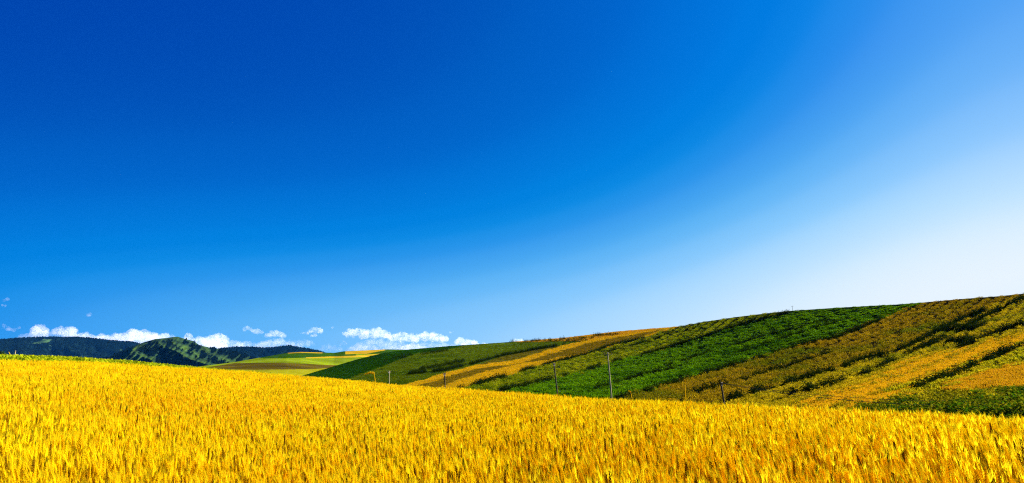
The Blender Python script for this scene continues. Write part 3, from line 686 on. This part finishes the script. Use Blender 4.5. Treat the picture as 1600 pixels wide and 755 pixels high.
def utility_pole(px, px_top, py_top, r, rb, rt, mat, label, arm=1.1):
    th, z0 = foot(px, r); x, y = r * math.sin(th), r * math.cos(th)
    tht, tet = ray(px_top, py_top); H = r * float(tet) + CZ - z0
    lx = r * (math.tan(float(tht)) * math.cos(th) - math.sin(th))
    o = empty('utility_pole', (x, y, z0)); setp(o, label, 'pole', 'poles of the line crossing the valley')
    f = lambda u: (lx * (u ** 1.15) + .02 * math.sin(5 * u + px), .012 * math.sin(4 * u + px), H * u)
    lathe('pole', [(f(0)[0], f(0)[1], -.4, rb * 1.03)] + [(*f(u), rb + (rt - rb) * u) for u in (0, .2, .4, .6, .8, .97, .999)] + [(*f(1), rt * .7)], mat, o)
    t = Vector(f(.955)); d = Vector((.35, 1, 0)).normalized() if arm < .9 else Vector((.96, -.25, 0)).normalized()
    bar('cross_arm', t - d * arm * .5 + Vector((0, -rt - .04, 0)), t + d * arm * .5 + Vector((0, -rt - .04, 0)), .06, .07, M_metal, o)
    for s_ in (-1, 1):
        q = t + d * arm * .46 * s_ + Vector((0, -rt - .04, .05))
        i = lathe('insulator', [(0, 0, 0, .018), (0, 0, .06, .018), (0, 0, .061, .05), (0, 0, .10, .055), (0, 0, .13, .035), (0, 0, .14, .05), (0, 0, .18, .04), (0, 0, .21, .015)], M_porc, o, 10)
        i.location = q
        POLE_TOP.setdefault(px, []).append(Vector((x, y, z0)) + q + Vector((0, 0, .15)))
    return o
utility_pole(609.5, 608.5, 579.5, 105, .09, .075, M_conc, 'short pale concrete pole standing against the olive green field', .7)
utility_pole(700, 694, 583, 92, .085, .07, M_wood, 'dark leaning pole in front of the golden wheat strip', .8)
utility_pole(873, 865.5, 567, 86, .10, .075, M_wood, 'thin dark leaning pole against the deep green field, left of the tall pale pole', .8)
utility_pole(955, 949.5, 550.5, 84, .105, .07, M_conc, 'tallest pole, pale concrete with a sunlit right edge, against the green field', 1.0)
utility_pole(1134, 1126, 598, 60, .085, .065, M_wood, 'dark leaning pole in front of the brown crop rows', .8)
# the two wires running on to the right from the last pole
M_wire = plain_mat('wire_aluminium', (.02, .018, .015), (.03, .025, .02), 3, .6)
def wire(a, b, sag, rad, label):
    V = []; Fs = []; n = 60; pts = []
    for i in range(n + 1):
        u = i / n; p = a.lerp(b, u); p.z -= sag * 4 * u * (1 - u); pts.append(p)
    for i, p in enumerate(pts):
        d = (pts[min(i + 1, n)] - pts[max(i - 1, 0)]).normalized(); s1 = d.cross(Vector((0, 0, 1))).normalized(); s2 = s1.cross(d)
        for k in range(5): q = 6.2832 * k / 5; V.append(tuple(p - a + rad * (math.cos(q) * s1 + math.sin(q) * s2)))
    for i in range(n):
        for k in range(5): Fs.append((i * 5 + k, i * 5 + (k + 1) % 5, (i + 1) * 5 + (k + 1) % 5, (i + 1) * 5 + k))
    o = link('overhead_wire', mesh('overhead_wire', V, Fs, smooth=True), M_wire); o.location = a
    setp(o, label, 'wire', 'wires strung from the last pole')
def at_r(px, py, r):
    th, te = ray(px, py); return Vector((r * math.sin(th), r * math.cos(th), r * float(te) + CZ))
a0, a1 = POLE_TOP[1134]
wire(a1, at_r(2050, 585, 62), 1.5, .014, 'upper dark wire crossing in front of the orange gold patch at right')
wire(a0, at_r(2050, 596, 58), 1.55, .018, 'lower dark wire crossing in front of the leafy crop at right')

# ------------------------------------------------------------------ lone tall grasses and weeds standing over the wheat
M_reed = leaf_mat('reed_dry', [(.76, .58, .015), (.85, .68, .02)], .45)
M_reedd = leaf_mat('reed_brown', [(.35, .22, .02), (.42, .26, .02)], .4)
def tall_stalk(px, py_top, r, bend, label, mat, head=.3, hw=.03, px_base=None, name='tall_grass'):
    th = float(th_of(px_base or px)); z0 = float(ground_z(np.array(th), np.array(r)))
    x, y = r * math.sin(th), r * math.cos(th)
    tht, tet = ray(px, py_top); zt = r * float(tet) + CZ - z0; dx = r * (math.tan(float(tht) - th))
    o = empty(name, (x, y, z0)); setp(o, label, 'tall grass', 'lone tall grasses standing over the wheat')
    f = lambda u: Vector((dx * u ** 2, .03 * u, zt * u))
    lathe('stem', [(*f(u), .011 - .006 * u) for u in (0, .2, .4, .6, .8, .9, 1)], mat, o, 6) if hw < .06 else lathe('stem', [(*f(u), .028 - .012 * u) for u in (0, .2, .4, .6, .8, .9, 1)], mat, o, 6)
    V = []; Fs = []; t = f(1); ax = (f(1) - f(.93)).normalized()
    for i in range(46):
        u = i / 45; dvec = ax + Vector((bend, 0, -.9 * abs(bend))) * u
        c = t + dvec * head * u - ax * head * .25
        a = random.uniform(0, 6.28); off = Vector((math.cos(a), math.sin(a), random.uniform(-.3, .6)))
        spikelet(V, Fs, c + off * hw * .5 * math.sin(3.0 * u + .1), dvec + off * .5, hw * 2.2, hw * .35)
    link('seed_head', mesh('seed_head', V, Fs), mat, o)
    V = []; Fs = []
    for u, s_ in ((.45, 1), (.62, -1), (.74, 1)):
        p = f(u); d = Vector((s_ * .7, random.uniform(-.4, .4), 0))
        ribbon(V, Fs, [p, p + d * .12 + Vector((0, 0, .10)), p + d * .26 + Vector((0, 0, .12)), p + d * .36 + Vector((0, 0, .03))], [.007, .011, .008, .001], d.cross(Vector((0, 0, 1))).normalized())
    link('leaf_blade', mesh('leaf_blade', V, Fs), mat, o)
    return o
tall_stalk(584, 583, 44, -1.0, 'bright yellow drooping grass plume left of the short pale pole', M_reed, .45, .085, 589.5)
tall_stalk(1071, 600, 15.5, .0, 'thin straight straw stalk rising before the brown crop rows', M_reed, .10, .012, 1070)
tall_stalk(872, 607, 22, .0, 'short brownish stalk beside the foot of the thin dark leaning pole', M_reedd, .10, .016, 871.5)
tall_stalk(986, 613, 16.5, -.5, 'small pale grass head right of the tallest pole', M_reed, .08, .018, 991)
tall_stalk(14, 553, 60, -.2, 'yellow stalk on the green strip at far left', M_reed, .22, .035, 15)
tall_stalk(1050, 624, 15.8, -.7, 'slanting yellow ear above the wheat left of the straight straw stalk', M_reed, .10, .014, 1055)

# ------------------------------------------------------------------ dark trees at the far left
M_bark = plain_mat('bark', (.05, .035, .025), (.09, .065, .045), 6)
M_tree = leaf_mat('tree_leaf', [(.010, .028, .008), (.018, .045, .010), (.026, .055, .010)], .25)
def tree(px, py_top, r, wd, label):
    th = float(th_of(px)); z0 = float(ground_z(np.array(th), np.array(r))); x, y = r * math.sin(th), r * math.cos(th)
    H = r * float(ray(px, py_top)[1]) + CZ - z0
    o = empty('broadleaf_tree', (x, y, z0)); setp(o, label, 'tree', 'dark trees past the green strip')
    lathe('trunk', [(0, 0, -.3, wd * .07), (0, 0, H * .2, wd * .05), (.1, 0, H * .45, wd * .04), (.05, .1, H * .75, wd * .02), (0, 0, H * .9, .03)], M_bark, o, 8)
    V = []; Fs = []
    lobes = [(random.uniform(-.5, .5) * wd, random.uniform(-.5, .5) * wd, H * random.uniform(.42, .84), wd * random.uniform(.25, .42)) for _ in range(11)] + [(0, 0, H * .82, wd * .3)]
    for lx, ly, lz, lr in lobes:
        for _ in range(170):
            d = Vector((random.gauss(0, 1), random.gauss(0, 1), random.gauss(0, .8))).normalized(); p = Vector((lx, ly, lz)) + d * lr * random.uniform(.55, 1.05)
            p.z = min(p.z, H); s1 = d.orthogonal().normalized() ; s1 = Matrix.Rotation(random.uniform(0, 6.28), 3, d) @ s1; s2 = (d.cross(s1) + d * random.uniform(-.5, .5)).normalized(); l = wd * .055
            b = len(V); V += [tuple(p - s1 * l), tuple(p + s2 * l), tuple(p + s1 * l), tuple(p - s2 * l)]; Fs.append((b, b + 1, b + 2, b + 3))
    link('crown', mesh('crown', V, Fs), M_tree, o)
tree(-2, 544.5, 520, 7.5, 'rounded dark tree cut by the left edge of the photo')
tree(9, 549, 540, 5.0, 'lower dark tree just right of the rounded one at the left edge')
# pale post near them
th = float(th_of(20.5)); z0 = float(ground_z(np.array(th), np.array(300.)))
o = empty('field_post', (300 * math.sin(th), 300 * math.cos(th), z0)); setp(o, 'pale post standing beyond the green strip, right of the dark trees', 'post')
Hh = 300 * float(ray(20.5, 548)[1]) + CZ - z0
lathe('post', [(0, 0, -.4, .2), (0, 0, Hh * .5, .19), (0, 0, Hh - .1, .17), (0, 0, Hh, .12)], M_conc, o)
lathe('cap', [(0, 0, Hh - .25, .24), (0, 0, Hh - .02, .24), (0, 0, Hh + .12, .08)], M_metal, o)
# tiny mast on the ridge
P0 = hillA.at(np.array([1238.5]), np.array([487.]))[0]
o = empty('ridge_mast', tuple(P0)); setp(o, 'tiny thin mast on the ridge line above the deep green field', 'mast')
lathe('pole', [(0, 0, -.3, .05), (0, 0, 1.3, .045), (0, 0, 1.9, .03)], M_wood, o, 8)
bar('cross_arm', (-.35, 0, 1.55), (.35, 0, 1.55), .05, .06, M_wood, o, .005)

# ------------------------------------------------------------------ fair weather clouds, well beyond the mountains
def cloud_mat(name, dens, lo, hi):
    m = bpy.data.materials.new(name); m.use_nodes = True; n = m.node_tree.nodes; l = m.node_tree.links
    n.remove(n['Principled BSDF']); p = n.new('ShaderNodeVolumePrincipled')
    p.inputs['Color'].default_value = (1, 1, 1, 1); p.inputs['Anisotropy'].default_value = .3; p.inputs['Density'].default_value = dens
    t = n.new('ShaderNodeTexCoord'); a = n.new('ShaderNodeTexNoise'); a.inputs['Scale'].default_value = .011; a.inputs['Detail'].default_value = 6; a.inputs['Roughness'].default_value = .62
    l.new(t.outputs['Object'], a.inputs[0])
    r_ = n.new('ShaderNodeMapRange'); r_.inputs[1].default_value = lo; r_.inputs[2].default_value = hi; r_.inputs[3].default_value = 0; r_.inputs[4].default_value = dens
    l.new(a.outputs[0], r_.inputs[0]); l.new(r_.outputs[0], p.inputs['Density'])
    l.new(p.outputs[0], n['Material Output'].inputs['Volume'])
    return m
CD = 14000.; CU = CD / FPX
M_cl = [cloud_mat('cloud_thick', .0065, .36, .60), cloud_mat('cloud_thin', .006, .42, .65), cloud_mat('cloud_wisp', .0032, .36, .7)]
ctex = bpy.data.textures.new('cloud_billows', 'CLOUDS'); ctex.noise_scale = 85; ctex.noise_depth = 6
def cloud(label, puffs, k=0, nm='cumulus_cloud'):
    """puffs: (px, py, radius px) or boxes (x0, y0, x1, y1) filled with billows"""
    bm = bmesh.new(); sp = []
    for q in puffs:
        if len(q) == 3: sp.append((q[0], q[1], q[2], 0))
        else:
            x0, y0, x1, y1 = q; w_, h_ = x1 - x0, y1 - y0; n = max(4, int(w_ / h_ * 5))
            for i in range(n):
                u = (i + random.random()) / n; cx = x0 + w_ * u; top = h_ * (.45 + .55 * math.sin(math.pi * min(.97, max(.03, u))) ** .6 * random.uniform(.6, 1))
                r_ = h_ * random.uniform(.22, .34); sp.append((cx, y1 - top + r_, r_, random.uniform(-1, 1) * h_ * .6))
                sp.append((cx, y1 - h_ * .25, h_ * random.uniform(.2, .27), random.uniform(-1, 1) * h_ * .6))
    cx = sum(s[0] for s in sp) / len(sp); cyy = sum(s[1] for s in sp) / len(sp)
    C0 = at_r(cx, cyy, CD); th, _ = ray(cx, cyy); fw = Vector((math.sin(th), math.cos(th), 0)); rt = Vector((math.cos(th), -math.sin(th), 0))
    for x, y, r_, dep in sp:
        p = at_r(x, y, CD) - C0 + fw * dep * CU
        bmesh.ops.create_icosphere(bm, subdivisions=2, radius=r_ * CU, matrix=Matrix.Translation(p) @ Matrix.Diagonal((1, 1, random.uniform(.8, 1.05), 1)))
    me = bpy.data.meshes.new(nm); bm.to_mesh(me); bm.free()
    o = link(nm, me, M_cl[k]); o.location = C0
    rm = o.modifiers.new('merge', 'REMESH'); rm.mode = 'VOXEL'; rm.voxel_size = 9
    d = o.modifiers.new('billow', 'DISPLACE'); d.texture = ctex; d.strength = 80; d.mid_level = .52; d.texture_coords = 'GLOBAL'
    setp(o, label, 'cloud', 'clouds low over the horizon')
cloud('faint small cloud puff over the left end of the forest ridge', [(6, 510, 3), (14, 514, 3.2), (22, 515, 3), (29, 513, 2.6)], 1)
cloud('rounded white cloud rising behind the left part of the forest ridge', [(50, 506, 74, 528)])
cloud('white cloud with two humps behind the middle of the forest ridge', [(85, 507, 100, 524), (98, 512, 110, 526), (106, 506, 119, 528)])
cloud('long low cloud bank between the forest ridge and the peak', [(112, 519, 150, 536), (140, 521, 178, 538)], 0)
cloud('broad white cloud immediately left of the mountain peak', [(172, 517, 200, 540), (186, 511, 245, 540), (238, 519, 272, 534)])
cloud('billowing white cloud just right of the mountain peak', [(280, 521, 310, 548), (305, 520, 328, 550), (320, 516, 354, 552)])
cloud('small faint cloud low above the far ridge', [(361, 532, 386, 552)], 1)
cloud('ragged white cloud shred, first right of the peak clouds', [(382, 514, 3.2), (387, 512.5, 3.4), (392, 514, 3), (397, 518, 4), (403, 518, 4.6), (409, 519.5, 3)])
cloud('white cloud puff with a faint base above the far ridge', [(417, 515, 445, 528)])
cloud('faint haze of cloud hanging over the far ridge', [(412, 526, 450, 545)], 2)
cloud('small white cloud pair over the right end of the far ridge', [(471, 516, 482, 523), (483, 510, 505, 521), (487, 519, 495, 527)])
cloud('faint low cloud behind the right end of the far ridge', [(455, 528, 490, 542), (498, 537, 535, 550)], 2)
cloud('large white cloud left of the centre cluster above the middle hill', [(538, 510, 574, 526), (566, 510, 608, 530), (540, 520, 552, 528)])
cloud('large white flat based cloud at the right of the cluster', [(608, 517, 652, 534), (644, 517, 698, 535)])
cloud('low white cloud bank resting on the middle hill', [(530, 531, 542, 540), (542, 537, 578, 552), (572, 537, 592, 550)], 1)
cloud('low white cloud rising behind the ridge under the flat based cloud', [(622, 534, 668, 556)], 0)
cloud('thin veil of cloud under the cluster', [(550, 526, 640, 552)], 2)
cloud('long thin veil of cloud behind the left clouds and forest ridge', [(30, 515, 140, 536), (130, 520, 285, 545)], 2)
cloud('thin veil of cloud linking the clouds right of the peak', [(290, 530, 420, 555), (400, 528, 470, 548)], 2)
cloud('thin low veil of cloud at the foot of the right hand clouds', [(600, 532, 760, 552)], 2)
cloud('white cloud with a pointed top touching the ridge', [(713, 524, 726, 540), (720, 528, 748, 545)])
cloud('little white cloud peeking over the dark green wedge', [(748, 534, 764, 544)])
cloud('tiny white cloud just above the distant golden grain', [(802, 527.5, 816, 536)])
cloud('tiny high cloud fleck at the left edge', [(6, 470, 2.2), (11, 468.5, 2.4), (3, 477, 2), (9, 478, 2)], 1)
cloud('tiny cloud fleck alone in the blue above the left forest ridge', [(137, 492.5, 1.8), (141, 491.5, 2.2), (145, 492.5, 1.6)], 1)
cloud('tiny cloud fleck left of the largest clouds', [(519, 511.5, 1.8), (522, 511, 2.2), (525, 512, 1.6)], 1)
cloud('tiny cloud fleck high above the pointed cloud', [(704, 519, 1.6), (708, 518.4, 2)], 1)

# ------------------------------------------------------------------ the air
bm = bmesh.new(); bmesh.ops.create_cube(bm, size=1); me = bpy.data.meshes.new('haze'); bm.to_mesh(me); bm.free()
hz = link('haze', me); hz.scale = (21000, 21000, 385); hz.location = (0, 0, 385 / 2 - 60); setp(hz, 'thin blue air between the field and the mountains', 'haze', kind='stuff')
m = bpy.data.materials.new('air'); m.use_nodes = True; n = m.node_tree.nodes; n.remove(n['Principled BSDF'])
p = n.new('ShaderNodeVolumePrincipled'); p.inputs['Color'].default_value = (.03, .30, 1, 1); p.inputs['Density'].default_value = 1.3e-5; p.inputs['Anisotropy'].default_value = 0
m.node_tree.links.new(p.outputs[0], n['Material Output'].inputs['Volume']); me.materials.append(m)
